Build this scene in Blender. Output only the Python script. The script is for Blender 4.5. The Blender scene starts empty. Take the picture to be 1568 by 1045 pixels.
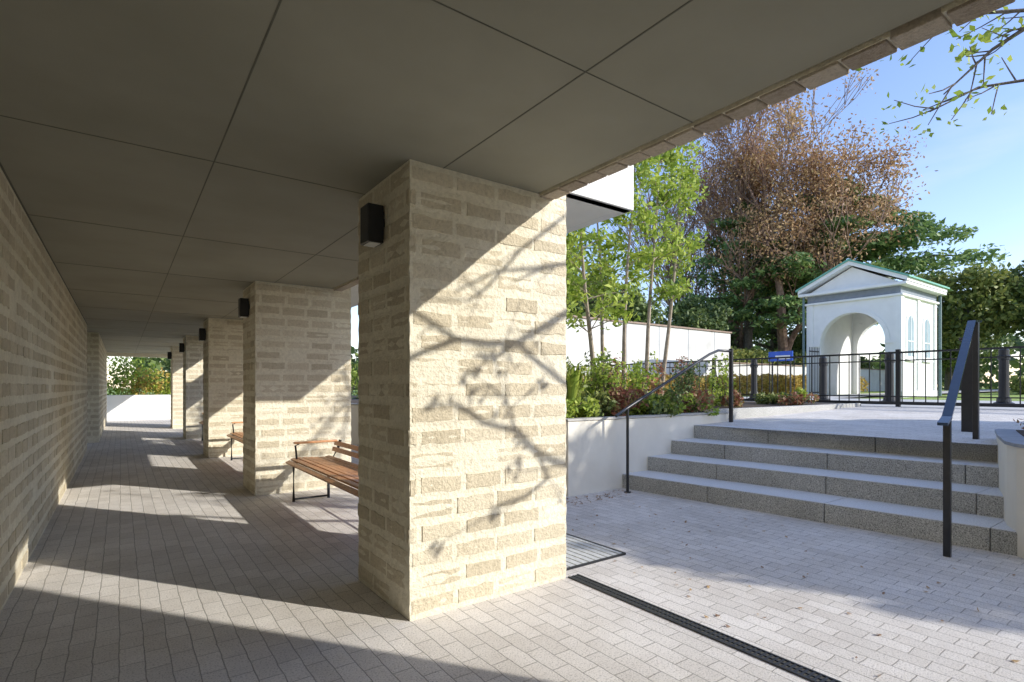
import bpy, bmesh, math, random
import numpy as np
from mathutils import Vector
random.seed(7); rng=np.random.default_rng(7)
scene=bpy.context.scene
scene.view_settings.view_transform='Standard'
scene.view_settings.look='None'
scene.view_settings.exposure=0
S=Vector((.524,-.735,.4305)).normalized()   # towards the sun

# ------------------------------------------------------------ materials
def newmat(name):
    m=bpy.data.materials.new(name); m.use_nodes=True
    nt=m.node_tree; b=nt.nodes['Principled BSDF']
    return m,nt,b
def N(nt,t,**k):
    n=nt.nodes.new(t)
    for a,v in k.items(): setattr(n,a,v)
    return n
def pos(nt):
    return N(nt,'ShaderNodeNewGeometry').outputs['Position']
def noise(nt,scale,detail=2,rough=.55,vec=None):
    n=N(nt,'ShaderNodeTexNoise'); n.inputs['Scale'].default_value=scale
    n.inputs['Detail'].default_value=detail; n.inputs['Roughness'].default_value=rough
    nt.links.new(vec if vec is not None else pos(nt),n.inputs['Vector'])
    return n.outputs['Fac']
def ramp(nt,fac,stops):
    r=N(nt,'ShaderNodeValToRGB'); cr=r.color_ramp
    while len(cr.elements)<len(stops): cr.elements.new(.5)
    for e,(p,c) in zip(cr.elements,stops):
        e.position=p; e.color=(c[0],c[1],c[2],1)
    nt.links.new(fac,r.inputs['Fac']); return r.outputs['Color']
def mixc(nt,fac,a,b,mode='MIX'):
    m=N(nt,'ShaderNodeMix',data_type='RGBA',blend_type=mode)
    for s,v in ((m.inputs['Factor'],fac),(m.inputs['A'],a),(m.inputs['B'],b)):
        if isinstance(v,(int,float)): s.default_value=v
        elif isinstance(v,tuple): s.default_value=(v[0],v[1],v[2],1)
        else: nt.links.new(v,s)
    return m.outputs['Result']
def bump(nt,b,h,strength=.5,dist=.01):
    n=N(nt,'ShaderNodeBump'); n.inputs['Strength'].default_value=strength
    n.inputs['Distance'].default_value=dist
    nt.links.new(h,n.inputs['Height']); nt.links.new(n.outputs['Normal'],b.inputs['Normal'])
def math_n(nt,op,a,b=None):
    n=N(nt,'ShaderNodeMath',operation=op)
    for i,v in enumerate((a,b)):
        if v is None: continue
        if isinstance(v,(int,float)): n.inputs[i].default_value=v
        else: nt.links.new(v,n.inputs[i])
    return n.outputs[0]
def simple(name,c1,c2,scale=8,rough=.8,bs=.3,bscale=80,bd=.004,metal=0,det=3):
    m,nt,b=newmat(name)
    f=noise(nt,scale,det)
    col=ramp(nt,f,[(.3,c1),(.7,c2)])
    nt.links.new(col,b.inputs['Base Color'])
    b.inputs['Roughness'].default_value=rough; b.inputs['Metallic'].default_value=metal
    if bs>0: bump(nt,b,noise(nt,bscale,1,.7),bs,bd)
    return m
def brickmat(name,c1,c2,c3,rough_b=1.0,sc=42,lo=.80):
    m,nt,b=newmat(name)
    isl=N(nt,'ShaderNodeNewGeometry').outputs['Random Per Island']
    base=ramp(nt,isl,[(0,c1),(.5,c2),(1,c3)])
    f=noise(nt,sc,4,.8); sp=ramp(nt,f,[(.34,(lo,lo*.985,lo*.95)),(.50,(1,1,1)),(.70,(1.12,1.12,1.12))])
    f2=noise(nt,1.6,2,.6); st=ramp(nt,f2,[(.3,(.91,.90,.87)),(.7,(1.04,1.04,1.02))])
    c=mixc(nt,1.0,base,sp,'MULTIPLY'); c=mixc(nt,1.0,c,st,'MULTIPLY')
    nt.links.new(c,b.inputs['Base Color']); b.inputs['Roughness'].default_value=.95
    bump(nt,b,f,rough_b,.018)
    return m
M_brick=brickmat('beige_split_brick',(.62,.54,.395),(.70,.615,.455),(.77,.69,.53),1.0,36,.84)
M_mort=brickmat('sand_mortar',(.83,.765,.61),(.83,.765,.61),(.83,.765,.61),1.0,24,.86)
M_ceil=simple('ceiling_board',(.275,.262,.198),(.335,.32,.248),1.1,.9,0,det=6)
M_joint=simple('dark_joint',(.07,.065,.055),(.09,.085,.07),5,.9,0)
M_cjoint=simple('ceiling_joint',(.11,.105,.08),(.14,.135,.10),5,.9,0)
M_cream=simple('cream_stucco',(.74,.69,.58),(.86,.81,.69),1.8,.9,.4,120,.004,det=6)
M_white=simple('white_plaster',(.80,.80,.77),(.86,.86,.83),3,.85,0)
M_offw=simple('soffit_plaster',(.84,.83,.78),(.88,.87,.82),3,.85,0)
M_black=simple('black_paint',(.012,.013,.016),(.02,.021,.025),20,.35,0)
M_steel=simple('dark_steel',(.06,.06,.06),(.10,.10,.10),30,.45,0,metal=.7)
M_grate=simple('zinc_grating',(.55,.55,.53),(.7,.7,.68),30,.5,0,metal=.1)
M_wood=simple('bench_wood',(.50,.21,.085),(.72,.38,.17),25,.45,0)
M_soil=simple('soil',(.05,.035,.025),(.10,.07,.045),15,.95,.6,40,.02)
M_green=simple('green_copper',(.12,.36,.27),(.2,.46,.36),10,.6,0)
M_frieze=simple('slate_frieze',(.20,.23,.27),(.26,.29,.33),6,.8,0)
M_blue=simple('blue_sign_paint',(.02,.10,.5),(.03,.12,.6),6,.4,0)
M_glass=simple('window_glass',(.35,.45,.5),(.42,.52,.57),2,.1,0)
M_bark=simple('bark',(.09,.075,.06),(.19,.16,.13),12,.95,.8,30,.02)
M_barkl=simple('pale_bark',(.26,.20,.14),(.42,.35,.26),12,.9,0)
M_twig=simple('reddish_twig',(.20,.125,.095),(.32,.21,.16),6,.9,0,det=0)

def paver():
    m,nt,b=newmat('paver_blocks')
    sx=N(nt,'ShaderNodeSeparateXYZ'); nt.links.new(pos(nt),sx.inputs[0])
    cb=N(nt,'ShaderNodeCombineXYZ'); nt.links.new(sx.outputs['Y'],cb.inputs['X']); nt.links.new(sx.outputs['X'],cb.inputs['Y'])
    wob=N(nt,'ShaderNodeVectorMath',operation='ADD')
    nz=N(nt,'ShaderNodeTexNoise'); nz.inputs['Scale'].default_value=7; nz.inputs['Detail'].default_value=1
    sc=N(nt,'ShaderNodeVectorMath',operation='SCALE'); sc.inputs['Scale'].default_value=.018
    nt.links.new(cb.outputs[0],nz.inputs['Vector']); nt.links.new(nz.outputs['Color'],sc.inputs[0])
    nt.links.new(cb.outputs[0],wob.inputs[0]); nt.links.new(sc.outputs[0],wob.inputs[1])
    br=N(nt,'ShaderNodeTexBrick'); nt.links.new(wob.outputs[0],br.inputs['Vector'])
    br.inputs['Scale'].default_value=1; br.inputs['Brick Width'].default_value=.215; br.inputs['Row Height'].default_value=.108
    br.inputs['Mortar Size'].default_value=.0035; br.inputs['Mortar Smooth'].default_value=.5
    br.inputs['Color1'].default_value=(.73,.69,.635,1); br.inputs['Color2'].default_value=(.83,.79,.735,1)
    br.inputs['Mortar'].default_value=(.47,.44,.40,1)
    f=noise(nt,95,3,.85)
    sp=ramp(nt,f,[(.35,(.50,.48,.46)),(.47,(1,1,1)),(.72,(1.12,1.11,1.1))])
    st=ramp(nt,noise(nt,.8,5,.72),[(.3,(.80,.78,.755)),(.62,(1.03,1.03,1.03))])
    c=mixc(nt,.9,br.outputs['Color'],sp,'MULTIPLY'); c=mixc(nt,1.0,c,st,'MULTIPLY')
    nt.links.new(c,b.inputs['Base Color']); b.inputs['Roughness'].default_value=.9
    h=math_n(nt,'ADD',math_n(nt,'MULTIPLY',br.outputs['Fac'],-1.0),math_n(nt,'MULTIPLY',f,1.0))
    bump(nt,b,h,.8,.007)
    return m
M_pave=paver()
def granite():
    m,nt,b=newmat('exposed_aggregate')
    f=noise(nt,100,3,.85)
    c=ramp(nt,f,[(.38,(.12,.12,.115)),(.48,(.42,.415,.385)),(.58,(.58,.57,.53)),(.67,(.82,.80,.76))])
    st=ramp(nt,noise(nt,2,3,.6),[(.3,(.82,.82,.80)),(.7,(1.05,1.05,1.05))])
    c=mixc(nt,1.0,c,st,'MULTIPLY')
    nt.links.new(c,b.inputs['Base Color']); b.inputs['Roughness'].default_value=.85
    bump(nt,b,f,.6,.008); return m
M_gran=granite()
M_tread=simple('skylit_granite_tread',(.60,.60,.59),(.84,.84,.83),80,.8,.3,120,.003)  # paler than the risers: sky light on the tread tops put into the colour
def leafmat(name,stops,trans=.3,cl=.6):
    m,nt,b=newmat(name)
    isl=N(nt,'ShaderNodeNewGeometry').outputs['Random Per Island']
    f=math_n(nt,'ADD',math_n(nt,'MULTIPLY',isl,.55),math_n(nt,'MULTIPLY',noise(nt,cl,1),.45))
    c=ramp(nt,f,stops); nt.links.new(c,b.inputs['Base Color'])
    b.inputs['Roughness'].default_value=.6
    t=N(nt,'ShaderNodeBsdfTranslucent'); nt.links.new(c,t.inputs['Color'])
    mx=N(nt,'ShaderNodeMixShader'); mx.inputs[0].default_value=trans
    out=nt.nodes['Material Output']
    nt.links.new(b.outputs[0],mx.inputs[1]); nt.links.new(t.outputs[0],mx.inputs[2]); nt.links.new(mx.outputs[0],out.inputs['Surface'])
    return m
L_bright=leafmat('leaf_bright_green',[(.2,(.16,.25,.03)),(.5,(.34,.45,.06)),(.8,(.56,.62,.12))],.4)
L_dark=leafmat('leaf_dark_green',[(.2,(.05,.09,.03)),(.5,(.13,.19,.055)),(.8,(.28,.34,.10))],.25,.3)
L_cedar=leafmat('leaf_cedar',[(.2,(.06,.13,.05)),(.5,(.16,.27,.08)),(.8,(.35,.45,.14))],.3,.25)
L_brown=leafmat('leaf_brown',[(.2,(.30,.17,.10)),(.5,(.48,.30,.16)),(.8,(.60,.42,.20))],.35,.3)
L_orange=leafmat('leaf_orange',[(.2,(.30,.24,.06)),(.5,(.60,.38,.08)),(.8,(.62,.54,.15))],.3,1.)
L_red=leafmat('leaf_red',[(.2,(.25,.08,.05)),(.5,(.40,.18,.10)),(.8,(.22,.32,.10))],.3,1.)
L_olive=leafmat('leaf_olive',[(.2,(.09,.14,.04)),(.5,(.23,.28,.07)),(.8,(.48,.48,.14))],.3,.4)

# ------------------------------------------------------------ mesh helpers
class MB:
    def __init__(s): s.v=[]; s.f=[]
    def box(s,x0,x1,y0,y1,z0,z1):
        o=len(s.v)
        s.v+=[(x0,y0,z0),(x1,y0,z0),(x1,y1,z0),(x0,y1,z0),(x0,y0,z1),(x1,y0,z1),(x1,y1,z1),(x0,y1,z1)]
        s.f+=[tuple(o+i for i in q) for q in ((0,3,2,1),(4,5,6,7),(0,1,5,4),(1,2,6,5),(2,3,7,6),(3,0,4,7))]
        return s
    def hexa(s,p):
        o=len(s.v); s.v+=list(p)
        s.f+=[tuple(o+i for i in q) for q in ((0,3,2,1),(4,5,6,7),(0,1,5,4),(1,2,6,5),(2,3,7,6),(3,0,4,7))]
        return s
    def tube(s,pts,rads,n=6,cap=True):
        pts=[Vector(p) for p in pts]; o=len(s.v)
        for i,p in enumerate(pts):
            a=pts[max(i-1,0)]; b=pts[min(i+1,len(pts)-1)]; d=(b-a)
            if d.length<1e-6: d=Vector((0,0,1))
            d.normalize(); up=Vector((0,0,1)) if abs(d.z)<.9 else Vector((1,0,0))
            u=d.cross(up).normalized(); w=d.cross(u)
            for k in range(n):
                a_=2*math.pi*k/n
                q=p+(u*math.cos(a_)+w*math.sin(a_))*rads[i]; s.v.append(tuple(q))
        for i in range(len(pts)-1):
            for k in range(n):
                k2=(k+1)%n
                s.f.append((o+i*n+k,o+i*n+k2,o+(i+1)*n+k2,o+(i+1)*n+k))
        if cap:
            s.f.append(tuple(o+k for k in range(n))); e=o+(len(pts)-1)*n
            s.f.append(tuple(e+k for k in reversed(range(n))))
        return s
    def prism(s,poly,z0,z1):
        o=len(s.v); n=len(poly)
        s.v+=[(p[0],p[1],z0) for p in poly]+[(p[0],p[1],z1) for p in poly]
        s.f.append(tuple(o+i for i in reversed(range(n)))); s.f.append(tuple(o+n+i for i in range(n)))
        for i in range(n): j=(i+1)%n; s.f.append((o+i,o+j,o+n+j,o+n+i))
        return s
    def prismX(s,poly,x0,x1):
        o=len(s.v); n=len(poly)
        s.v+=[(x0,p[0],p[1]) for p in poly]+[(x1,p[0],p[1]) for p in poly]
        s.f.append(tuple(o+i for i in range(n))); s.f.append(tuple(o+n+i for i in reversed(range(n))))
        for i in range(n): j=(i+1)%n; s.f.append((o+j,o+i,o+n+i,o+n+j))
        return s
    def prismY(s,poly,y0,y1):
        o=len(s.v); n=len(poly)
        s.v+=[(p[0],y0,p[1]) for p in poly]+[(p[0],y1,p[1]) for p in poly]
        s.f.append(tuple(o+i for i in range(n))); s.f.append(tuple(o+n+i for i in reversed(range(n))))
        for i in range(n): j=(i+1)%n; s.f.append((o+j,o+i,o+n+i,o+n+j))
        return s
    def obj(s,name,mat,parent=None,bevel=0,smooth=False,seg=2):
        me=bpy.data.meshes.new(name); me.from_pydata(s.v,[],s.f); me.update()
        ob=bpy.data.objects.new(name,me); scene.collection.objects.link(ob)
        me.materials.append(mat)
        if smooth: me.polygons.foreach_set('use_smooth',[True]*len(me.polygons))
        if bevel>0:
            m=ob.modifiers.new('bevel','BEVEL'); m.width=bevel; m.segments=seg; m.limit_method='ANGLE'
        if parent is not None: ob.parent=parent
        return ob
def fixn(ob):
    bm=bmesh.new(); bm.from_mesh(ob.data); bmesh.ops.recalc_face_normals(bm,faces=bm.faces); bm.to_mesh(ob.data); bm.free(); return ob
def empty(name):
    e=bpy.data.objects.new(name,None); scene.collection.objects.link(e); return e
def leaf_mesh(name,pts,size,mat,parent=None,aspect=.5,flat=0.,jit=.35):
    pts=np.asarray(pts,dtype=np.float64); n=len(pts)
    t=rng.normal(size=(n,3)); t[:,2]*=(1-flat*.8); t/=np.linalg.norm(t,axis=1)[:,None]
    r=rng.normal(size=(n,3)); 
    if flat>0: r=r*(1-flat)+np.array([0,0,1.])*flat*2
    b=np.cross(t,r); b/=(np.linalg.norm(b,axis=1)[:,None]+1e-9)
    s=(size*(1+jit*rng.uniform(-1,1,size=n)))[:,None]*.5
    nn=np.cross(t,b)
    v=np.stack([pts-t*s, pts+b*s*aspect+nn*s*.15, pts+t*s, pts-b*s*aspect+nn*s*.15],1).reshape(-1,3)
    me=bpy.data.meshes.new(name); me.vertices.add(n*4); me.vertices.foreach_set('co',v.ravel())
    me.loops.add(n*4); me.loops.foreach_set('vertex_index',np.arange(n*4,dtype=np.int32))
    me.polygons.add(n); me.polygons.foreach_set('loop_start',np.arange(0,n*4,4,dtype=np.int32))
    me.update(calc_edges=True); me.materials.append(mat)
    ob=bpy.data.objects.new(name,me); scene.collection.objects.link(ob)
    if parent is not None: ob.parent=parent
    return ob
def ball(c,r,n,shell=.5):
    d=rng.normal(size=(n,3)); d/=np.linalg.norm(d,axis=1)[:,None]
    k=rng.uniform(0,1,size=n)**(1/3.); k=k*(1-shell)+shell*(1-.25*rng.uniform(0,1,size=n))
    r=np.array(r if hasattr(r,'__len__') else (r,r,r))
    return np.array(c)+d*k[:,None]*r

# ------------------------------------------------------------ brick surfaces
CEIL=2.757; PITCH=CEIL/19.
def bricks(mb,ax,u0,u1,fixed,sgn,z0=0,z1=CEIL,L=.285,drop=.03):
    nr=int(round((z1-z0)/PITCH))
    for r in range(nr):
        za=z0+r*PITCH+.031+random.uniform(-.007,.007); zb=z0+(r+1)*PITCH-.031+random.uniform(-.007,.007)
        off=0 if r%2==0 else .06
        u=u0+ (0 if off==0 else -(L-off))
        while u<u1:
            g=random.uniform(.010,.028)
            a=max(u+g,u0+.006); b=min(u+L-g,u1-.006)
            if b-a>.03 and random.random()>drop:
                d=random.uniform(-.001,.004)
                k=4; us=[a+(b-a)*i/k for i in range(k+1)]
                zl=[za+random.uniform(-.007,.007) for _ in us]; zh=[zb+random.uniform(-.007,.007) for _ in us]
                ds=[random.uniform(-.0015,.0015) for _ in us]
                o=len(mb.v)
                for i,uu in enumerate(us):
                    f=fixed+(d+ds[i])*sgn; bk=fixed-.02*sgn
                    if ax=='x': mb.v+=[(uu,bk,zl[i]),(uu,f,zl[i]),(uu,f,zh[i]),(uu,bk,zh[i])]
                    else: mb.v+=[(bk,uu,zl[i]),(f,uu,zl[i]),(f,uu,zh[i]),(bk,uu,zh[i])]
                for i in range(k):
                    p=o+4*i; q=p+4
                    mb.f+=[(p,q,q+1,p+1),(p+1,q+1,q+2,p+2),(p+2,q+2,q+3,p+3)]
                mb.f+=[(o,o+1,o+2,o+3),(o+4*k,o+4*k+3,o+4*k+2,o+4*k+1)]
            u+=L
def rough_core(name,x0,x1,y0,y1,z0,z1,parent):
    """mortar body with a slightly knobbly outline, like hand-split block courses"""
    nz=int((z1-z0)/(PITCH/2)); mb=MB(); rings=[]
    for i in range(nz+1):
        z=z0+(z1-z0)*i/nz; a=(.0035 if i%2 else -.001); o=len(mb.v)
        for (x,y,sx_,sy_) in ((x0,y0,-1,-1),(x1,y0,1,-1),(x1,y1,1,1),(x0,y1,-1,1)):
            mb.v.append((x+sx_*(a+random.uniform(-.0015,.0015)),y+sy_*(a+random.uniform(-.0015,.0015)),z))
        rings.append(o)
    for a,b in zip(rings[:-1],rings[1:]):
        for k in range(4): k2=(k+1)%4; mb.f.append((a+k,a+k2,b+k2,b+k))
    mb.f.append((rings[0]+3,rings[0]+2,rings[0]+1,rings[0])); mb.f.append(tuple(rings[-1]+k for k in range(4)))
    return mb.obj(name,M_mort,parent)
def pillar(y0,ztop=CEIL,x0=1.39,x1=2.636,d=.86):
    e=empty('brick_pillar')
    rough_core('core',x0+.003,x1-.003,y0+.003,y0+d-.003,0.,ztop,e)
    MB().box(2.505,x1-.002,y0+.002,y0+d-.002,ztop+.001,3.29).obj('upper_core',M_mort,e,bevel=.008)
    b=MB()
    W=(x1-x0); D=d
    bricks(b,'x',x0,x1,y0,-1,L=W/4.); bricks(b,'x',x0,x1,y0+d,1,L=W/4.)
    bricks(b,'y',y0,y0+d,x0,-1,L=D/3.); bricks(b,'y',y0,y0+d,x1,1,z1=CEIL+PITCH*3,L=D/3.)
    fixn(b.obj('bricks',M_brick,e))
    l=MB().box(x0-.118,x0-.012,y0+.36,y0+.50,2.33,2.575)
    lo=l.obj('lamp_housing',M_black,None,bevel=.006)
    k=MB().box(x0-.014,x0+.004,y0+.38,y0+.48,2.36,2.54); 
    le=empty('wall_lamp'); lo.parent=le; k.obj('back_plate',M_black,le)
    g=MB().box(x0-.10,x0-.03,y0+.375,y0+.485,2.325,2.3295); g.obj('lens',M_offw,le)
for i in range(6): pillar(-1.6+4.55*i)

e=empty('brick_wall')
MB().box(-.95,-.602,-6,15,-.02,CEIL+.1).obj('core',M_mort,e)
MB().box(-1.3,-1.202,15,17,-.02,CEIL+.1).box(-1.3,-.452,17.002,26.5,-.02,CEIL+.1).obj('core_far',M_mort,e)
b=MB(); bricks(b,'y',-3,15,-.6,1,L=.30); bricks(b,'y',15,17,-1.2,1,L=.3); bricks(b,'x',-1.2,-.45,17,-1,L=.28); bricks(b,'y',17,26.5,-.45,1,L=.3)
fixn(b.obj('bricks',M_brick,e))

# ceiling / building above
e=empty('building_canopy')
MB().box(-1.3,2.37,-6,26.5,CEIL,2.99).obj('ceiling',M_ceil,e)
j=MB()
for X in (.454,1.62): j.box(X-.0035,X+.0035,-6,26.5,CEIL-.002,CEIL+.01)
Y=1.69-1.99*4
while Y<26:
    if Y>-6: j.box(-.6,2.37,Y-.0022,Y+.0022,CEIL-.0025,CEIL+.01)
    Y+=1.99
j.box(-.6,-.590,-3,15,CEIL-.006,CEIL+.01)
j.obj('panel_joints',M_cjoint,e)
MB().box(2.385,2.494,-6,26.5,CEIL-.014,5.8).box(-1.3,2.38,26.5,26.7,CEIL-.15,5.8).obj('upper_wall_core',M_mort,e)
MB().box(-1.3,2.38,-6,26.4,5.5,5.8).obj('upper_roof',M_offw,e)
b=MB(); Y=-6
while Y<26.4:
    dz=random.uniform(0,.006); b.box(2.388+random.uniform(-.004,.004),2.50+random.uniform(-.004,.006),Y+.006,Y+.169,CEIL-.022-dz,CEIL+.06); Y+=.175
b.obj('edge_brick_course',brickmat('edge_brick',(.40,.33,.26),(.50,.42,.33),(.60,.52,.42)),e,bevel=.005)
b=MB(); bricks(b,'y',-3,26,2.5,1,z0=CEIL+.07,z1=5.7,L=.3); b.obj('upper_bricks',M_brick,e)
e=empty('white_balcony')
MB().box(2.51,4.47,3.95,13.5,3.3,3.335).obj('soffit',M_offw,e)
MB().box(2.51,4.47,3.92,4.05,3.30,3.85).box(4.34,4.475,4.053,13.5,3.298,3.85).obj('parapet',M_white,e,bevel=.006)

e=empty('added_shadow_wall')  # unseen wall added behind the camera to cast shade on the near floor
MB().box(4.0,4.35,-7,-1.82,-.02,4.6).obj('core',M_cream,e)

# ------------------------------------------------------------ ground levels
def upz(x):
    if x<14: return .8+(x-7.3)*.0225
    return .951+(x-14)*.005
g=MB(); xs=[-600,-40,7.9,7.92,14,40,120,600]; zs=[-.03,-.03,-.03,upz(7.9)-.03,upz(14)-.03,upz(40)-.03,1.1,1.1]
for a in range(len(xs)-1):
    o=len(g.v); g.v+=[(xs[a],-600,zs[a]),(xs[a+1],-600,zs[a+1]),(xs[a+1],600,zs[a+1]),(xs[a],600,zs[a])]; g.f.append((o,o+1,o+2,o+3))
g.obj('ground',simple('lawn_ground',(.18,.29,.05),(.36,.43,.11),3,.95,.5,40,.03))
def sheet(name,poly,mat):
    m=MB(); m.v=list(poly); m.f=[tuple(range(len(poly)))]; return m.obj(name,mat)
sheet('courtyard_paving',[(-1.3,-14,0),(8.0,-14,0),(8.0,5.3,0),(4.8,5.3,0),(4.8,28,0),(-1.3,28,0)],M_pave)
sheet('upper_paving',[(7.25,-14,.801),(14,-14,upz(14)+.003),(14,16.5,upz(14)+.003),(7.25,16.5,.801)],M_pave)
sheet('driveway',[(14.0,-60,upz(14)+.003),(20.0,-60,upz(20)+.02),(20.0,16.5,upz(20)+.02),(14.0,16.5,upz(14)+.003)],simple('pale_asphalt',(.50,.49,.46),(.62,.61,.58),2,.9,.3,60,.005))
sheet('footpath',[(20.0,8.6,upz(20)+.02),(60,8.6,upz(40)+.2),(60,11.0,upz(40)+.2),(20.0,11.0,upz(20)+.02)],simple('path_gravel',(.5,.48,.44),(.62,.6,.55),2,.9,.3,60,.005))

# steps
def sx(base,y): return base+.10*(5.1-y)
e=empty('stone_steps')
bases=[5.60,6.13,6.67,7.22]
st=MB(); tr=MB()
for k,bx in enumerate(bases):
    z0=.2*k
    ph=[0,.35,.7,.2][k]
    cuts=[5.12]; yy=5.12-1.25+ph*.6
    while yy>1.0: cuts.append(yy); yy-=1.28
    cuts.append(1.0)
    for a,b_ in zip(cuts[:-1],cuts[1:]):
        b2=b_+.006; back=.60 if k<3 else .5
        zt=z0+.2+(0 if k<3 else .006)+random.uniform(-.0015,.0015)
        dx=random.uniform(-.004,.004)
        st.hexa([(sx(bx,b2)+dx,b2,z0-.05),(sx(bx,b2)+back,b2,z0-.05),(sx(bx,a)+back,a,z0-.05),(sx(bx,a)+dx,a,z0-.05),
                 (sx(bx,b2)+dx,b2,zt-.008),(sx(bx,b2)+back,b2,zt-.008),(sx(bx,a)+back,a,zt-.008),(sx(bx,a)+dx,a,zt-.008)])
        dx+=.006
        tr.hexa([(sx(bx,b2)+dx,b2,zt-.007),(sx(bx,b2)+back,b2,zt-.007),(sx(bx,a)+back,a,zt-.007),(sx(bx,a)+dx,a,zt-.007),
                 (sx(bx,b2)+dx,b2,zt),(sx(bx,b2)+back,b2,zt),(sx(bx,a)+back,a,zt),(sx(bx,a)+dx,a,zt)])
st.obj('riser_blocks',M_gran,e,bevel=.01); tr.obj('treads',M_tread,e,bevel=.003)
MB().box(7.5,7.95,-14,5.3,-.02,.78).obj('retaining_core',M_gran,e)

# drain and grating
e=empty('slot_drain')
MB().box(2.655,2.745,-5,2.95,-.01,.004).obj('channel',M_joint,e)
m=MB(); m.box(2.650,2.662,-5,2.95,0,.009).box(2.738,2.750,-5,2.95,0,.009).box(2.695,2.705,-5,2.95,0,.008)
y=-1
while y<2.94: m.box(2.662,2.738,y,y+.012,.001,.0075); y+=.03
m.obj('slots',M_steel,e)
e=empty('floor_grating')
MB().box(2.66,3.40,3.08,4.6,-.01,.003).obj('pit',M_joint,e)
m=MB(); x=2.67
while x<3.37: m.box(x,x+.052,3.09,4.59,.001,.012); x+=.068
m.obj('slats',M_grate,e)
MB().box(3.39,3.405,3.07,4.61,0,.016).box(2.655,3.388,3.068,3.084,0,.016).obj('rim',M_black,e)

# planters
e=empty('planter_wall')
MB().box(4.6,8.15,5.12,5.27,-.02,.955).box(4.6,4.75,5.273,27,-.02,.953).box(8.0,8.15,5.273,9,.5,.95).obj('wall',M_cream,e,bevel=.012)
MB().box(4.585,8.165,5.105,5.285,.957,.985).box(4.585,4.765,5.288,27,.955,.983).obj('coping',simple('planter_coping',(.42,.40,.36),(.52,.5,.45),6,.85,0),e,bevel=.006)
sheet('planter_soil',[(4.75,5.27,.88),(7.99,5.27,.88),(7.99,27,.9),(4.75,27,.9)],M_soil)
sheet('planter_soil',[(8.0,5.4,.93),(13.8,5.4,1.0),(13.8,27,1.0),(8.0,27,.93)],M_soil)
ke=empty('planter_kerb'); MB().box(8.17,13.8,5.3,5.4,.7,1.02).obj('kerb',M_gran,ke,bevel=.01)
outer=[(5.74,-6),(5.74,.55),(5.77,.8),(5.82,.92),(5.89,1.04),(6.0,1.15),(6.2,1.25),(7.0,1.47),(7.8,1.66),(7.95,1.66),(7.95,-6)]
e=empty('curved_planter')
fixn(MB().prism(outer,-.02,.90).obj('wall',M_cream,e))
cop=[(x-.012,y+.012) for x,y in outer]
fixn(MB().prism(cop,.902,.93).obj('coping',simple('slate_coping',(.25,.27,.3),(.34,.36,.4),6,.7,0),e))
ins=[(5.9,-6),(5.9,.5),(5.98,.85),(6.2,1.08),(7.0,1.3),(7.8,1.5),(7.8,-6)]
fixn(MB().prism(ins,.9,.938).obj('soil',M_soil,e))
e=empty('planter_wall')
MB().box(-6,4.58,27.6,27.8,-.02,1.05).obj('wall',M_white,e,bevel=.01)

# handrails
e=empty('handrail')
m=MB(); m.tube([(5.42,4.86,0),(5.42,4.86,1.12)],[.019]*2,10).tube([(8.08,5.02,.8),(8.08,5.02,2.02)],[.035]*2,10)
m.obj('posts',M_black,e)
m=MB(); m.tube([(5.2,4.86,1.02),(5.42,4.86,1.12),(7.35,4.93,1.90),(7.6,4.94,1.97),(8.08,5.02,1.98)],[.02]*5,10); m.obj('rail',M_black,e,smooth=True)
MB().tube([(5.42,4.86,0),(5.42,4.86,.012)],[.045]*2,14).obj('base_plate',M_steel,e)
e=empty('handrail')
m=MB().box(5.49,5.53,1.455,1.505,0,1.135).box(7.73,7.79,1.80,1.85,.79,2.13); m.obj('posts',M_black,e,bevel=.004)
m=MB()
def bar(a,b,w=.035,t=.012):
    m.hexa([(a[0],a[1]-w,a[2]-t),(b[0],b[1]-w,b[2]-t),(b[0],b[1]+w,b[2]-t),(a[0],a[1]+w,a[2]-t),(a[0],a[1]-w,a[2]+t),(b[0],b[1]-w,b[2]+t),(b[0],b[1]+w,b[2]+t),(a[0],a[1]+w,a[2]+t)])
bar((5.32,1.46,1.10),(5.50,1.48,1.145)); bar((5.502,1.48,1.146),(7.5,1.80,2.11)); bar((7.502,1.80,2.112),(7.95,1.85,2.145))
m.obj('rail',simple('rail_paint',(.03,.05,.09),(.04,.065,.11),10,.12,0),e)
e=empty('gate_post')
MB().box(8.6,8.72,2.05,2.17,.82,1.98).box(8.58,8.74,2.03,2.19,1.982,2.02).obj('post',M_black,e,bevel=.006)

# fence
e=empty('metal_fence')
m=MB(); zf=.97
m.box(13.97,14.03,-12,9.15,zf+1.17,zf+1.21).box(13.98,14.02,-12,9.15,zf+1.0,zf+1.025).box(13.98,14.02,-12,9.15,zf+.2,zf+.225).box(13.95,14.05,-12,9.15,zf+.03,zf+.10)
m.box(13.98,14.02,9.3,17,zf+1.17,zf+1.21).box(13.98,14.02,9.3,17,zf+1.02,zf+1.045).box(13.98,14.02,9.3,17,zf+.12,zf+.145)
m.obj('rails',M_black,e)
m=MB(); y=-12
while y<17:
    m.box(13.991,14.009,y,y+.018,zf+.1,zf+1.17); y+=.215
m.obj('bars',M_black,e)
m=MB()
for y in (-8,-4,-.2,4.6,9.2,13,16.9): m.box(13.96,14.04,y,y+.08,.9,zf+1.26)
m.obj('posts',M_black,e)
def bollard(x,y,h=1.35):
    z=upz(x); e=empty('bollard')
    pr=[(0,.19),(.06,.19),(.08,.14),(.18,.13),(.2,.10),(h-.3,.095),(h-.28,.12),(h-.2,.12),(h-.18,.10),(h-.06,.10),(h,.03)]
    MB().tube([(x,y,z+a) for a,_ in pr],[r for _,r in pr],14).obj('shaft',M_black,e)
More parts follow.
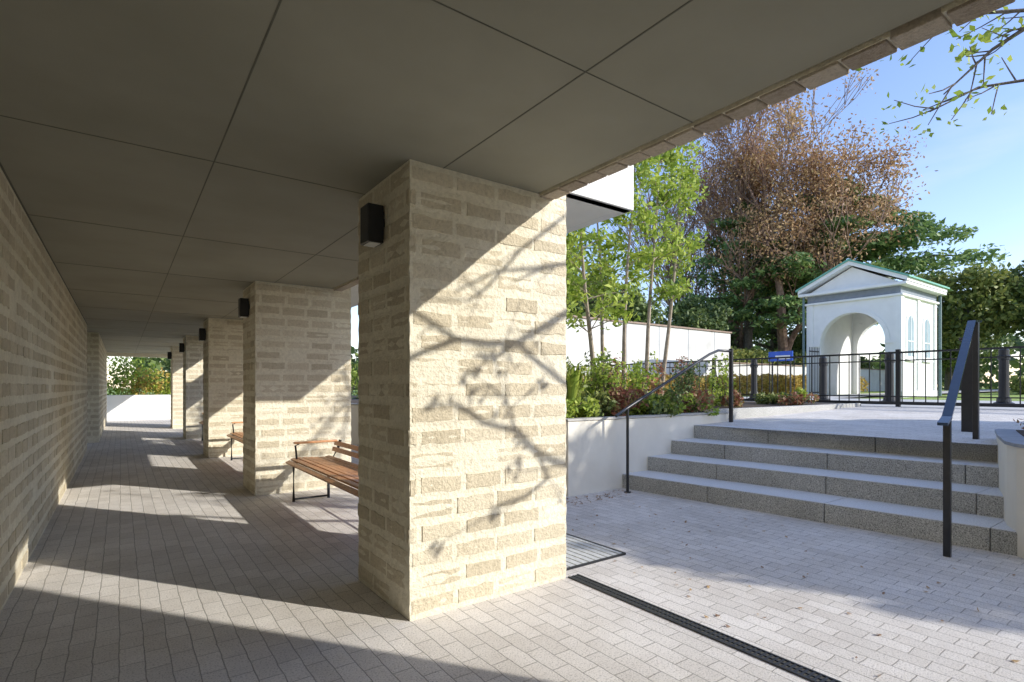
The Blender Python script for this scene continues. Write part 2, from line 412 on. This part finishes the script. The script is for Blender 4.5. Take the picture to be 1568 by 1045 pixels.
for p in ((17.1,7.6),(16.6,9.5),(16.3,5.6),(16.6,3.4)): bollard(*p)
e=empty('information_sign')
MB().box(21.9,21.94,10.9,11.9,2.45,2.85).obj('board',M_blue,e,bevel=.004)
MB().box(21.95,22.0,11.0,11.05,.95,2.8).box(21.95,22.0,11.75,11.8,.95,2.8).obj('posts',M_steel,e)
MB().box(21.885,21.898,11.0,11.6,2.62,2.68).box(21.885,21.898,11.0,11.45,2.52,2.56).obj('lettering',M_white,e)

# ------------------------------------------------------------ gatehouse
e=empty('white_gatehouse')
gx0,gx1,gy0,gy1=24.6,28.6,8.08,11.56; gz=.98; ez=5.05; cy=(gy0+gy1)/2; r=1.22; spr=3.25
def archpoly():
    p=[(gy0,gz),(cy-r,gz)]
    for i in range(25):
        a=math.pi-math.pi*i/24; p.append((cy+r*math.cos(a),spr+r*math.sin(a)))
    p+=[(cy+r,gz),(gy1,gz),(gy1,ez),(gy0,ez)]
    return p
w=MB(); w.prismX(archpoly(),gx0,gx0+.3); w.prismX(archpoly(),gx1-.3,gx1); 
w.box(gx0+.302,gx1-.302,gy0+.003,gy0+.3,gz,ez).box(gx0+.302,gx1-.302,gy1-.3,gy1-.003,gz,ez).box(gx0+.302,gx1-.302,gy0+.302,gy1-.302,ez-.2,ez-.02)
fixn(w.obj('walls',M_white,e))
a=MB(); n=28
for i in range(n):
    a0=math.pi*i/n; a1=math.pi*(i+1)/n
    q=[]
    for x in (gx0-.04,gx0-.002):
        for (aa,rr) in ((a0,r+.01),(a1,r+.01),(a1,r+.17),(a0,r+.17)):
            q.append((x,cy+rr*math.cos(aa),spr+rr*math.sin(aa)))
    a.hexa(q)
a.box(gx0-.06,gx0-.002,gy0+.1,cy-r-.005,spr-.12,spr-.003).box(gx0-.06,gx0-.002,cy+r+.005,gy1-.1,spr-.12,spr-.003)
for (yy0,yy1) in ((gy0-.05,gy0+.22),(gy1-.22,gy1+.05)):
    a.box(gx0-.05,gx0-.004,yy0,yy1,gz,ez-.003)
for xx in (gx0+.0,gx0+1.75,gx1-.3): a.box(xx+.003,xx+.25,gy0-.05,gy0-.002,gz,ez-.003)
a.box(gx0-.09,gx1+.06,gy0-.09,gy0-.052,gz,gz+.25)
fixn(a.obj('mouldings',M_white,e))
MB().box(gx0-.02,gx1+.02,gy0-.02,gy1+.02,ez+.001,ez+.30).obj('frieze',M_frieze,e)
c=MB().box(gx0-.12,gx1+.12,gy0-.12,gy1+.12,ez-.09,ez-.001).box(gx0-.3,gx1+.3,gy0-.3,gy1+.3,ez+.302,ez+.42)
c.obj('cornice',M_white,e,bevel=.02)
ze=ez+.425; ap=6.6
fixn(MB().prismX([(gy0-.02,ze),(gy1+.02,ze),(cy,ap-.22)],gx0+.05,gx1-.05).obj('pediment',M_white,e))
rk=MB()
for s_,ye in ((-1,gy0-.32),(1,gy1+.32)):
    rk.prismX([(ye,ze+.001),(cy,ap-.155),(cy,ap),(ye,ze+.16)],gx0-.28,gx1+.28)
fixn(rk.obj('raking_cornice',M_white,e))
rk=MB()
for ye in (gy0-.40,gy1+.40): rk.prismX([(ye,ze+.13),(cy,ap+.003),(cy,ap+.08),(ye,ze+.20)],gx0-.33,gx1+.33)
fixn(rk.obj('roof_green',M_green,e))
def archwin(x0,x1,zb,zs,yo,mat,name):
    p=[(x0,zb),(x1,zb)]; c_=(x0+x1)/2; rr=(x1-x0)/2
    for i in range(13):
        t=math.pi*i/12; p.append((c_+rr*math.cos(t),zs+rr*math.sin(t)))
    return fixn(MB().prismY(p,yo,gy0-.0015).obj(name,mat,e))
for xa in (25.15,27.0):
    archwin(xa,xa+.9,2.5,3.95,gy0-.03,M_white,'window_surround'); archwin(xa+.13,xa+.77,2.62,3.92,gy0-.035,M_glass,'window_glass')
    MB().box(xa+.43,xa+.47,gy0-.05,gy0-.036,2.62,4.2).box(xa+.13,xa+.77,gy0-.05,gy0-.036,3.2,3.24).box(xa-.05,xa+.95,gy0-.1,gy0-.031,2.42,2.5).obj('window_bars',M_white,e)
MB().tube([(gx0-.12,gy1+.14,gz),(gx0-.12,gy1+.14,ez+.3)],[.05]*2,8).tube([(gx1+.1,gy0-.12,gz),(gx1+.1,gy0-.12,ez+.3)],[.06]*2,8).obj('downpipes',simple('pipe_teal',(.10,.16,.17),(.14,.21,.22),5,.5,0),e)
m=MB()
for k in range(7): m.box(gx0-.2-.14*k,gx0-.18-.14*k,cy+r-.03,cy+r-.01,gz+.1,gz+2.1)
m.box(gx0-1.06,gx0-.18,cy+r-.035,cy+r-.005,gz+.15,gz+.2).box(gx0-1.06,gx0-.18,cy+r-.035,cy+r-.005,gz+1.9,gz+1.95)
m.obj('gate_leaf',M_steel,e)

e=empty('white_boundary_wall')
MB().box(10,27.3,17,17.25,.9,4.35).box(27.303,50,17.02,17.2,.9,2.7).obj('wall',simple('weathered_white_wall',(.58,.57,.53),(.80,.79,.75),1.0,.85,0,det=5),e)
m=MB(); x=12
while x<27: m.box(x,x+.03,16.994,17.0,1,4.35); x+=2.3
m.obj('panel_joints',M_frieze,e)
MB().box(9.95,27.35,16.93,17.32,4.352,4.43).box(27.36,50,16.95,17.27,2.702,2.76).obj('coping',simple('copper_brown',(.25,.17,.12),(.33,.24,.18),5,.6,0),e)

# ------------------------------------------------------------ benches
def bench(y0,y1):
    e=empty('park_bench')
    prof=[(1.66,.475,-.4),(1.72,.505,-.15),(1.79,.512,0),(1.86,.51,-.02),(1.93,.505,-.04),(2.0,.50,-.04),(2.07,.498,-.05),(2.14,.505,-.2)]
    m=MB()
    def slat(cx,cz,ang,w=.056,t=.022):
        c_,s_=math.cos(ang),math.sin(ang)
        pts=[(-w/2,-t/2),(w/2,-t/2),(w/2,t/2),(-w/2,t/2)]
        m.prismY([(cx+a*c_+b_*s_, cz-a*s_+b_*c_) for a,b_ in pts],y0,y1)
    for cx,cz,a in prof: slat(cx,cz,a)
    for cx,cz in ((2.215,.60),(2.24,.675)): slat(cx,cz,-1.35)
    fixn(m.obj('slats',M_wood,e,bevel=.004))
    m=MB()
    for y in (y0+.12,y1-.12):
        m.tube([(1.70,y,0),(1.70,y,.47),(1.95,y,.482),(2.16,y,.475),(2.24,y,.62),(2.27,y,.72)],[.018]*6,8)
        m.tube([(2.12,y,0),(2.12,y,.48)],[.018]*2,8)
        m.tube([(1.70,y,.03),(2.12,y,.03)],[.012]*2,8)
        m.tube([(1.74,y,.48),(1.72,y,.68),(1.76,y,.70)],[.012]*3,8)
    m.tube([(2.12,y0+.12,.2),(2.12,y1-.12,.2)],[.01]*2,8)
    m.obj('frame',M_black,e,smooth=True)
    m=MB()
    for y in (y0+.12,y1-.12): m.box(1.70,2.23,y-.03,y+.03,.70,.728)
    m.obj('armrests',M_wood,e,bevel=.012)
for k in range(3): bench(4.35+4.55*k,6.98+4.55*k)

# ------------------------------------------------------------ trees
def grow(mb,tips,p,d,L,r,lev,maxlev,spread=.6,up=.15,n=5,kids=(2,4),minr=.004):
    pts=[p.copy()]; rads=[r]; q=p.copy(); dd=d.copy(); ns=3
    for i in range(ns):
        dd=(dd+Vector((random.gauss(0,.13),random.gauss(0,.13),random.gauss(0,.1)+up*.3))).normalized()
        q=q+dd*(L/ns); pts.append(q.copy()); rads.append(max(minr,r*(1-.42*(i+1)/ns)))
    mb.tube(pts,rads,n if lev<2 else 4 if lev<3 else 3,cap=False)
    if lev>=maxlev: tips.append(q.copy()); tips.append(pts[2].copy()); return
    for k in range(random.randint(*kids)):
        t=random.choice((1,2,3,3)); b=pts[t]
        ax=Vector((random.gauss(0,1),random.gauss(0,1),random.gauss(0,.6))).normalized()
        nd=(dd+ax*spread*random.uniform(.6,1.3)+Vector((0,0,up))).normalized()
        grow(mb,tips,b,nd,L*random.uniform(.62,.86),max(minr,rads[t]*random.uniform(.55,.75)),lev+1,maxlev,spread,up,n,kids,minr)
    grow(mb,tips,q,(dd+Vector((0,0,up))).normalized(),L*.78,max(minr,rads[-1]*.9),lev+1,maxlev,spread,up,n,kids,minr)

def cedar(name,x,y,z,H,R,nb=60,leaf=.34,per=26,bare=.18,mat=L_cedar,pw=1.3,prof=1.5):
    e=empty(name); mb=MB()
    tr=[(x+math.sin(t*5)*.15,y+math.cos(t*4)*.12,z+H*t) for t in np.linspace(0,1,9)]
    mb.tube(tr,[H*.026*(1-t)**.8+.03 for t in np.linspace(0,1,9)],9)
    P=[]
    for i in range(nb):
        t=bare+(1-bare)*(i+random.random())/nb
        if t>.985: continue
        L=R*(1-((t-bare)/(1-bare))**prof)**.8*random.choice((.45,.7,.9,1.0,1.1))
        L=max(L,.5)
        a=i*2.399+random.uniform(-.4,.4); bx=Vector((x,y,z+H*t)); d=Vector((math.cos(a),math.sin(a),0))
        rise=random.uniform(.25,.5)
        pts=[bx]; 
        for s in (.25,.5,.75,1.): pts.append(bx+d*L*s+Vector((random.gauss(0,.05*L),random.gauss(0,.05*L),L*(rise*s-.24*s*s)+random.gauss(0,.02*L))))
        mb.tube(pts,[.02*L+.02,.016*L+.015,.012*L+.01,.008*L+.008,.01],4,cap=False)
        for s in np.linspace(.3,1,int(5+L*1.8)):
            k=min(3,int(s*4)); f=s*4-k; c=pts[k].lerp(pts[k+1],f)
            w=(L*.13*(1.15-.5*abs(s-.6))+.25)*pw*.8
            cc=ball((c.x+random.gauss(0,w*.5),c.y+random.gauss(0,w*.5),c.z+random.uniform(-.1,.15)),(w,w,w*.26+.08),int(per*random.uniform(.5,1.3)),0)
            cc[:,2]-=((cc[:,0]-c.x)**2+(cc[:,1]-c.y)**2)*.14/w
            P.append(cc)
    mb.obj('trunk',M_bark,e); leaf_mesh('foliage',np.concatenate(P),leaf,mat,e,aspect=.42,flat=.35)
cedar('cedar_tree',40.0,16.6,1,14.5,6.9,nb=56,per=54,bare=.30,prof=2.4,leaf=.38)
cedar('cedar_tree',34.5,20.2,1,13.0,5.2,nb=42,per=36,bare=.3)
cedar('cedar_tree',44,23.5,1,13,6.0,nb=42,per=36,bare=.25)

def deciduous(name,x,y,z,H,r,maxlev,mat,leafn,leafsize,bark,spread=.6,up=.16,trunkL=.3,leafsp=.4,seed=1,kids=(2,4),minr=.012,thr=-.6):
    random.seed(seed); e=empty(name); mb=MB(); tips=[]
    grow(mb,tips,Vector((x,y,z)),Vector((0,0,1)),H*trunkL,r,0,maxlev,spread,up,8,kids,minr)
    mb.obj('trunk_and_limbs',bark,e)
    if leafn>0:
        T=np.array([tuple(t) for t in tips])
        keep=T[np.sin(T[:,0]*1.3+T[:,1]*.9)+np.sin(T[:,2]*1.6+T[:,0]*.4)>thr]
        idx=rng.integers(0,len(keep),leafn)
        leaf_mesh('foliage',keep[idx]+rng.normal(size=(leafn,3))*leafsp,leafsize,mat,e,aspect=.5)
    return tips
deciduous('brown_leaf_tree',36.0,18.6,1,25.5,.42,5,L_brown,17000,.2,M_twig,spread=.72,up=.2,trunkL=.26,leafsp=.5,seed=5,kids=(2,4),minr=.018)
deciduous('brown_leaf_tree',37.5,15.6,1,22,.38,5,L_brown,17000,.2,M_twig,spread=.75,up=.15,trunkL=.25,leafsp=.5,seed=9,kids=(2,4),minr=.018)
deciduous('brown_leaf_tree',35.0,21.4,1,22,.36,5,L_brown,7000,.2,M_twig,spread=.7,up=.2,trunkL=.25,leafsp=.45,seed=31,kids=(2,4),minr=.018)
deciduous('bare_tree',36,24.6,1,20,.32,5,L_brown,600,.2,M_twig,spread=.6,up=.25,trunkL=.25,leafsp=.4,seed=12,kids=(2,4),minr=.018)
random.seed(21)

def round_tree(name,x,y,z,H,R,n,leaf,mat,clumps=45,squash=.75,trunk=True,zc=None):
    e=empty(name); cz=z+H-R*squash if zc is None else zc
    if trunk:
        mb=MB(); mb.tube([(x,y,z),(x+.1,y,z+(cz-z)*.5),(x,y,cz)],[R*.07+.04,R*.055+.03,R*.03+.02],8)
        for k in range(9):
            a=k*2.4; q=Vector((math.cos(a)*R*.7,math.sin(a)*R*.7,random.uniform(-.1,.5)*R*squash))
            mb.tube([(x,y,z+(cz-z)*random.uniform(.5,.95)),(x+q.x*.5,y+q.y*.5,cz+q.z*.3),(x+q.x,y+q.y,cz+q.z)],[R*.03+.01,R*.02+.01,.01],5,cap=False)
        mb.obj('trunk',M_bark,e)
    cs=ball((x,y,cz),(R*.82,R*.82,R*squash*.82),clumps,.75); P=[]
    for c in cs:
        rr=R*random.uniform(.18,.36); P.append(ball(c,(rr,rr,rr*.7),int(n/clumps*random.uniform(.6,1.4)),.45))
    leaf_mesh('foliage',np.concatenate(P),leaf,mat,e,aspect=.55)
for (x,y,H,R) in ((50,12.5,9.8,4.3),(54,7.5,10.4,4.8),(51,3.0,9.0,4.2),(58,-2,9.5,5.5),(60,16,8.0,4.5),(56,-10,9,5)):
    round_tree('evergreen_tree',x,y,1,H,R,11000,.36,random.choice((L_olive,L_dark)),60)
for (x,y,H,R) in ((29,21,6,3.0),(24,22,6.2,3),(20,22.5,7.5,3.4),(35,23,5,3),(15,20,8,3.2),(44,20,5.0,3.2),(49,22,5.5,3.2)):
    round_tree('evergreen_tree',x,y,1,H,R,6500,.27,L_dark,40)
P=[]
for k in range(80):
    a=math.radians(random.uniform(-25,125)); d=random.uniform(75,105)
    x=math.sin(a)*d; y=math.cos(a)*d; h=random.uniform(4.5,8); P.append(ball((x,y,1+h*.45),(random.uniform(4,7),random.uniform(4,7),h*.55),600,.7))
leaf_mesh('distant_trees',np.concatenate(P),1.0,L_dark,None,aspect=.6)

def slender(x,y,H,lx,ly,n,seed,top=.45):
    random.seed(seed); e=empty('slender_tree'); mb=MB(); z=.9
    pts=[Vector((x+lx*t+math.sin(t*6+seed)*.05,y+ly*t,z+H*t)) for t in np.linspace(0,1,8)]
    mb.tube(pts,[.045*(1-t)+.010 for t in np.linspace(0,1,8)],7)
    P=[]
    for k in range(28):
        t=random.uniform(top,1); i=min(6,int(t*7)); b=pts[i].lerp(pts[i+1],t*7-i)
        a=random.uniform(0,6.28); L=random.uniform(.35,1.0)*(1.25-t*.6)
        d=Vector((math.cos(a),math.sin(a),random.uniform(.2,.9))).normalized()
        m1=b+d*L*.5+Vector((0,0,.03)); e1=b+d*L; mb.tube([b,m1,e1],[.012,.008,.004],4,cap=False)
        for c in (m1,e1,b.lerp(e1,.75)):
            P.append(ball(c,(.24,.24,.2),int(n/75),0))
    mb.obj('trunk',M_barkl,e); leaf_mesh('foliage',np.concatenate(P),.14,L_bright,e,aspect=.42)
slender(7.15,7.2,4.6,-.35,.1,1300,1,.3)
slender(8.3,7.6,5.2,.25,-.1,1500,2)
slender(9.4,7.9,6.0,.2,-.2,1700,3,.35)
slender(8.9,8.6,5.2,-.4,0,1300,4)
slender(10.3,8.2,6.3,.5,-.3,1400,5,.4)
slender(6.4,8.6,4.4,.1,0,1300,6)
random.seed(33)

def shrub(name,x,y,z,R,h,n,leaf,mat):
    e=empty(name); mb=MB()
    for k in range(7):
        a=k*.9; mb.tube([(x,y,z),(x+math.cos(a)*R*.6,y+math.sin(a)*R*.6,z+h*.7)],[.012,.005],4,cap=False)
    mb.obj('stems',M_bark,e)
    P=[ball((x+random.gauss(0,R*.45),y+random.gauss(0,R*.45),z+h*random.uniform(.3,.8)),(R*.4,R*.4,h*.3),int(n/9),.2) for _ in range(9)]
    leaf_mesh('foliage',np.concatenate(P),leaf,mat,e,aspect=.5)
mats=[L_bright,L_dark,L_olive,L_red,L_olive,L_bright]
for i in range(56):
    x=random.uniform(4.95,13.2); y=random.uniform(5.5,7.0) if x<8 else random.uniform(5.9,9)
    if i<10: x=4.95+i*.33; y=5.5
    tall=random.random()<.35 and y>6
    shrub('garden_shrub',x,y,.9,random.uniform(.25,.42),(1.0 if tall else .38)*random.uniform(.8,1.25),420,.085,mats[(i*5)%4] if i<10 else random.choice(mats))
for i in range(12): shrub('garden_shrub',5.3+random.uniform(-.3,.6),7.5+i*1.5,.9,.5,1.1,500,.09,random.choice([L_bright,L_dark,L_olive]))
for i in range(5): shrub('garden_shrub',6.25+.3*i,.55+random.uniform(-.3,.3)+.08*i,.92,.22,.22,220,.05,L_red)
for i in range(12): shrub('garden_shrub',-3+i*.7,28.6+random.uniform(0,.8),.3,.8,random.uniform(1.6,2.8),900,.14,random.choice([L_bright,L_bright,L_orange,L_olive]))
e=empty('strap_leaf_plant'); mb=MB()
for (cx_,cy_) in ((5.6,6.2),(6.0,6.5),(5.2,6.4)):
    for k in range(60):
        a=random.uniform(0,6.28); L=random.uniform(.6,1.1); d=Vector((math.cos(a),math.sin(a),0)); o=Vector((cx_,cy_,.9))
        w=d.cross(Vector((0,0,1)))*.016
        p0=o; p1=o+d*L*.25+Vector((0,0,L*.8)); p2=o+d*L*.75+Vector((0,0,L*.85)); b0=len(mb.v)
        mb.v+=[tuple(p0-w),tuple(p0+w),tuple(p1+w),tuple(p1-w),tuple(p2)]; mb.f+=[(b0,b0+1,b0+2,b0+3),(b0+3,b0+2,b0+4)]
mb.obj('blades',L_bright,e)

def hedge(name,x0,x1,y0,y1,z0,z1,n,leaf,mat):
    P=np.stack([rng.uniform(x0,x1,n),rng.uniform(y0,y1,n),z0+(z1-z0)*rng.uniform(0,1,n)**.6],1)
    P[:,2]+=.12*np.sin(P[:,0]*2.1+P[:,1]*1.7)
    leaf_mesh(name,P,leaf,mat,None,aspect=.6)
hedge('hedge',24.5,36,13.4,15.8,1,1.9,12000,.15,L_orange)
hedge('hedge',15,24,13.8,16.3,1,1.8,10000,.15,L_orange)
hedge('hedge',28,48,17.6,19,1,3.6,16000,.24,L_olive)
hedge('hedge',34,46,5.6,6.8,1,1.8,8000,.17,L_olive)
hedge('hedge',34,46,-4,2,1,1.7,12000,.2,L_orange)
hedge('hedge',40,48,-10,3.5,1,2.6,14000,.24,L_olive)
# a few fallen leaves on the paving
n=260; P=np.stack([rng.uniform(2.8,5.5,n),rng.uniform(.2,5.0,n),np.full(n,.009)],1)
q=rng.uniform(0,1,n); P[q<.45,1]=4.7+.35*rng.uniform(0,1,(q<.45).sum()); P[q<.45,0]=rng.uniform(4.0,5.5,(q<.45).sum())
leaf_mesh('fallen_leaves',P,.035,L_brown,None,aspect=.6,flat=.95)

# ------------------------------------------------------------ tree above the courtyard (mostly out of frame)
random.seed(3)
e=empty('courtyard_tree'); mb=MB(); LP=[]
base=Vector((7.35,-.95,.9)); fork=Vector((7.3,-.95,3.2)); top=Vector((7.2,-.9,4.6))
mb.tube([base,(7.38,-.98,2.0),fork,top],[.10,.085,.07,.05],9)
def limb(pts,r0,r1,twigs=0,leafc=0,sp=.12):
    n=len(pts); mb.tube(pts,[r0+(r1-r0)*i/(n-1) for i in range(n)],6,cap=False)
    P=[Vector(p) for p in pts]
    for k in range(twigs):
        i=random.randrange(0,n-1); b=P[i].lerp(P[i+1],random.random()); d=(P[i+1]-P[i]).normalized()
        d=(d+Vector((random.gauss(0,.6),random.gauss(0,.6),random.gauss(0,.6)))).normalized(); L=random.uniform(.18,.5)
        q=b+d*L*.5; q2=b+d*L+Vector((0,0,random.uniform(-.03,.06))); mb.tube([b,q,q2],[.008,.006,.004],4,cap=False)
        if leafc: LP.append(ball(q2,(sp,sp,sp),leafc,0))
T=4.5
def fc(X,Z,t=T): return Vector((X,2.95,Z))+S*(t+random.uniform(-.15,.15))
A=fc(3.3,2.3); B_=fc(3.3,1.2)
limb([fork,(6.4,-1.1,4.1),A],.05,.03); limb([fork,(6.3,-1.1,3.3),B_],.05,.03)
limb([A,fc(2.636,1.94),fc(2.38,1.80),fc(2.18,1.70),fc(1.95,1.68),fc(1.716,1.70),fc(1.45,1.60),fc(1.2,1.5)],.034,.015,6)
limb([fc(2.18,1.70),fc(2.02,1.60),fc(1.85,1.60)],.022,.014,2)
limb([A,fc(2.8,1.30),fc(2.636,1.42),fc(2.406,1.55),fc(2.18,1.70)],.028,.018,2)
limb([fc(1.716,1.70),fc(1.45,1.83),fc(1.25,1.9)],.018,.010,2)
limb([B_,fc(2.636,.83),fc(2.38,.92),fc(2.18,1.10),fc(1.91,1.17),fc(1.7,1.3)],.034,.014,5,6,.08)
limb([fc(2.38,.92),fc(2.45,.74),fc(2.25,.64),fc(1.96,.60)],.022,.010,3,4,.06)
limb([A,fc(2.75,2.75),fc(2.5,2.55),fc(2.23,2.35),fc(1.94,2.05),fc(1.8,1.95)],.022,.010,5)
limb([A,fc(2.636,2.30),fc(2.3,2.22),fc(2.02,2.17),fc(1.7,2.0)],.020,.009,4)
limb([fc(2.18,1.10),fc(2.1,1.3),fc(1.95,1.42)],.013,.007,5,8,.08)
for pts in ([fork,(7.6,.2,4.4),(7.2,1.1,5.0),(6.75,1.6,5.05),(6.3,1.95,4.85),(6.1,2.3,4.75)],
            [top,(7.7,.3,5.4),(7.6,1.1,5.6),(7.2,1.6,5.35),(6.75,2.0,5.1)],
            [fork,(7.9,.4,4.2),(7.7,1.3,4.6),(7.3,1.7,4.55),(6.9,2.0,4.3)],
            [(7.2,1.1,5.0),(6.9,1.5,4.7),(6.6,1.8,4.3)],
            [(7.6,1.1,5.6),(7.0,1.5,5.5),(6.5,1.9,5.4),(6.2,2.1,5.15)]):
    limb(pts,.026,.007,12,6,.12)
for k in range(14):
    c=Vector((6.6+random.gauss(0,.45),0.05+random.gauss(0,.3),4.25+random.gauss(0,.3)))
    limb([top.lerp(fork,random.random()),c.lerp(fork,.4)+Vector((0,0,.2)),c],.015,.005,5,12,.18)
mb.obj('trunk_and_limbs',M_bark,e); leaf_mesh('foliage',np.concatenate(LP),.085,L_bright,e,aspect=.5)
round_tree('evergreen_tree',12.7,-5.2,.8,6.2,3.0,30000,.2,L_dark,90,squash=.72)
round_tree('evergreen_tree',13.4,-8.8,.8,6.2,2.9,20000,.2,L_dark,80,squash=.72)

# ------------------------------------------------------------ light and sky
w=bpy.data.worlds.new('World'); scene.world=w; w.use_nodes=True; nt=w.node_tree
bg=nt.nodes['Background']; sky=nt.nodes.new('ShaderNodeTexSky'); sky.sky_type='NISHITA'; sky.sun_disc=False
sky.sun_elevation=math.radians(25.5); sky.sun_rotation=math.radians(144.5)
sky.air_density=1.1; sky.dust_density=.3; sky.ozone_density=2.0
gm=nt.nodes.new('ShaderNodeMix'); gm.data_type='RGBA'; gm.blend_type='MULTIPLY'; gm.inputs['Factor'].default_value=1
gm.inputs['B'].default_value=(1.8,1.7,1.95,1); nt.links.new(sky.outputs[0],gm.inputs['A'])
tc=nt.nodes.new('ShaderNodeTexCoord'); mp=nt.nodes.new('ShaderNodeMapping'); mp.inputs['Scale'].default_value=(1.2,1.2,4.5)
nt.links.new(tc.outputs['Generated'],mp.inputs[0])
nz=nt.nodes.new('ShaderNodeTexNoise'); nz.inputs['Scale'].default_value=1.6; nz.inputs['Detail'].default_value=5; nz.inputs['Roughness'].default_value=.55
nt.links.new(mp.outputs[0],nz.inputs['Vector'])
rp=nt.nodes.new('ShaderNodeValToRGB'); rp.color_ramp.elements[0].position=.53; rp.color_ramp.elements[1].position=.85
rp.color_ramp.elements[0].color=(0,0,0,1); rp.color_ramp.elements[1].color=(.5,.5,.5,1)
nt.links.new(nz.outputs['Fac'],rp.inputs[0])
mx=nt.nodes.new('ShaderNodeMix'); mx.data_type='RGBA'; mx.inputs['B'].default_value=(7,7.1,7.3,1)
nt.links.new(rp.outputs['Color'],mx.inputs['Factor']); nt.links.new(gm.outputs['Result'],mx.inputs['A'])
nt.links.new(mx.outputs['Result'],bg.inputs['Color']); bg.inputs['Strength'].default_value=.15
l=bpy.data.lights.new('sun','SUN'); l.energy=5; l.angle=math.radians(.5); l.color=(1,.96,.89)
lo=bpy.data.objects.new('sun',l); scene.collection.objects.link(lo); lo.rotation_euler=(-S).to_track_quat('-Z','Y').to_euler()

cam=bpy.data.cameras.new('camera'); co=bpy.data.objects.new('camera',cam); scene.collection.objects.link(co)
co.location=(0,0,1.4); co.rotation_euler=(math.radians(90),0,math.radians(-36))
cam.lens=18.92; cam.sensor_width=36; cam.shift_y=.0446; cam.clip_end=2000; cam.clip_start=.05
scene.camera=co
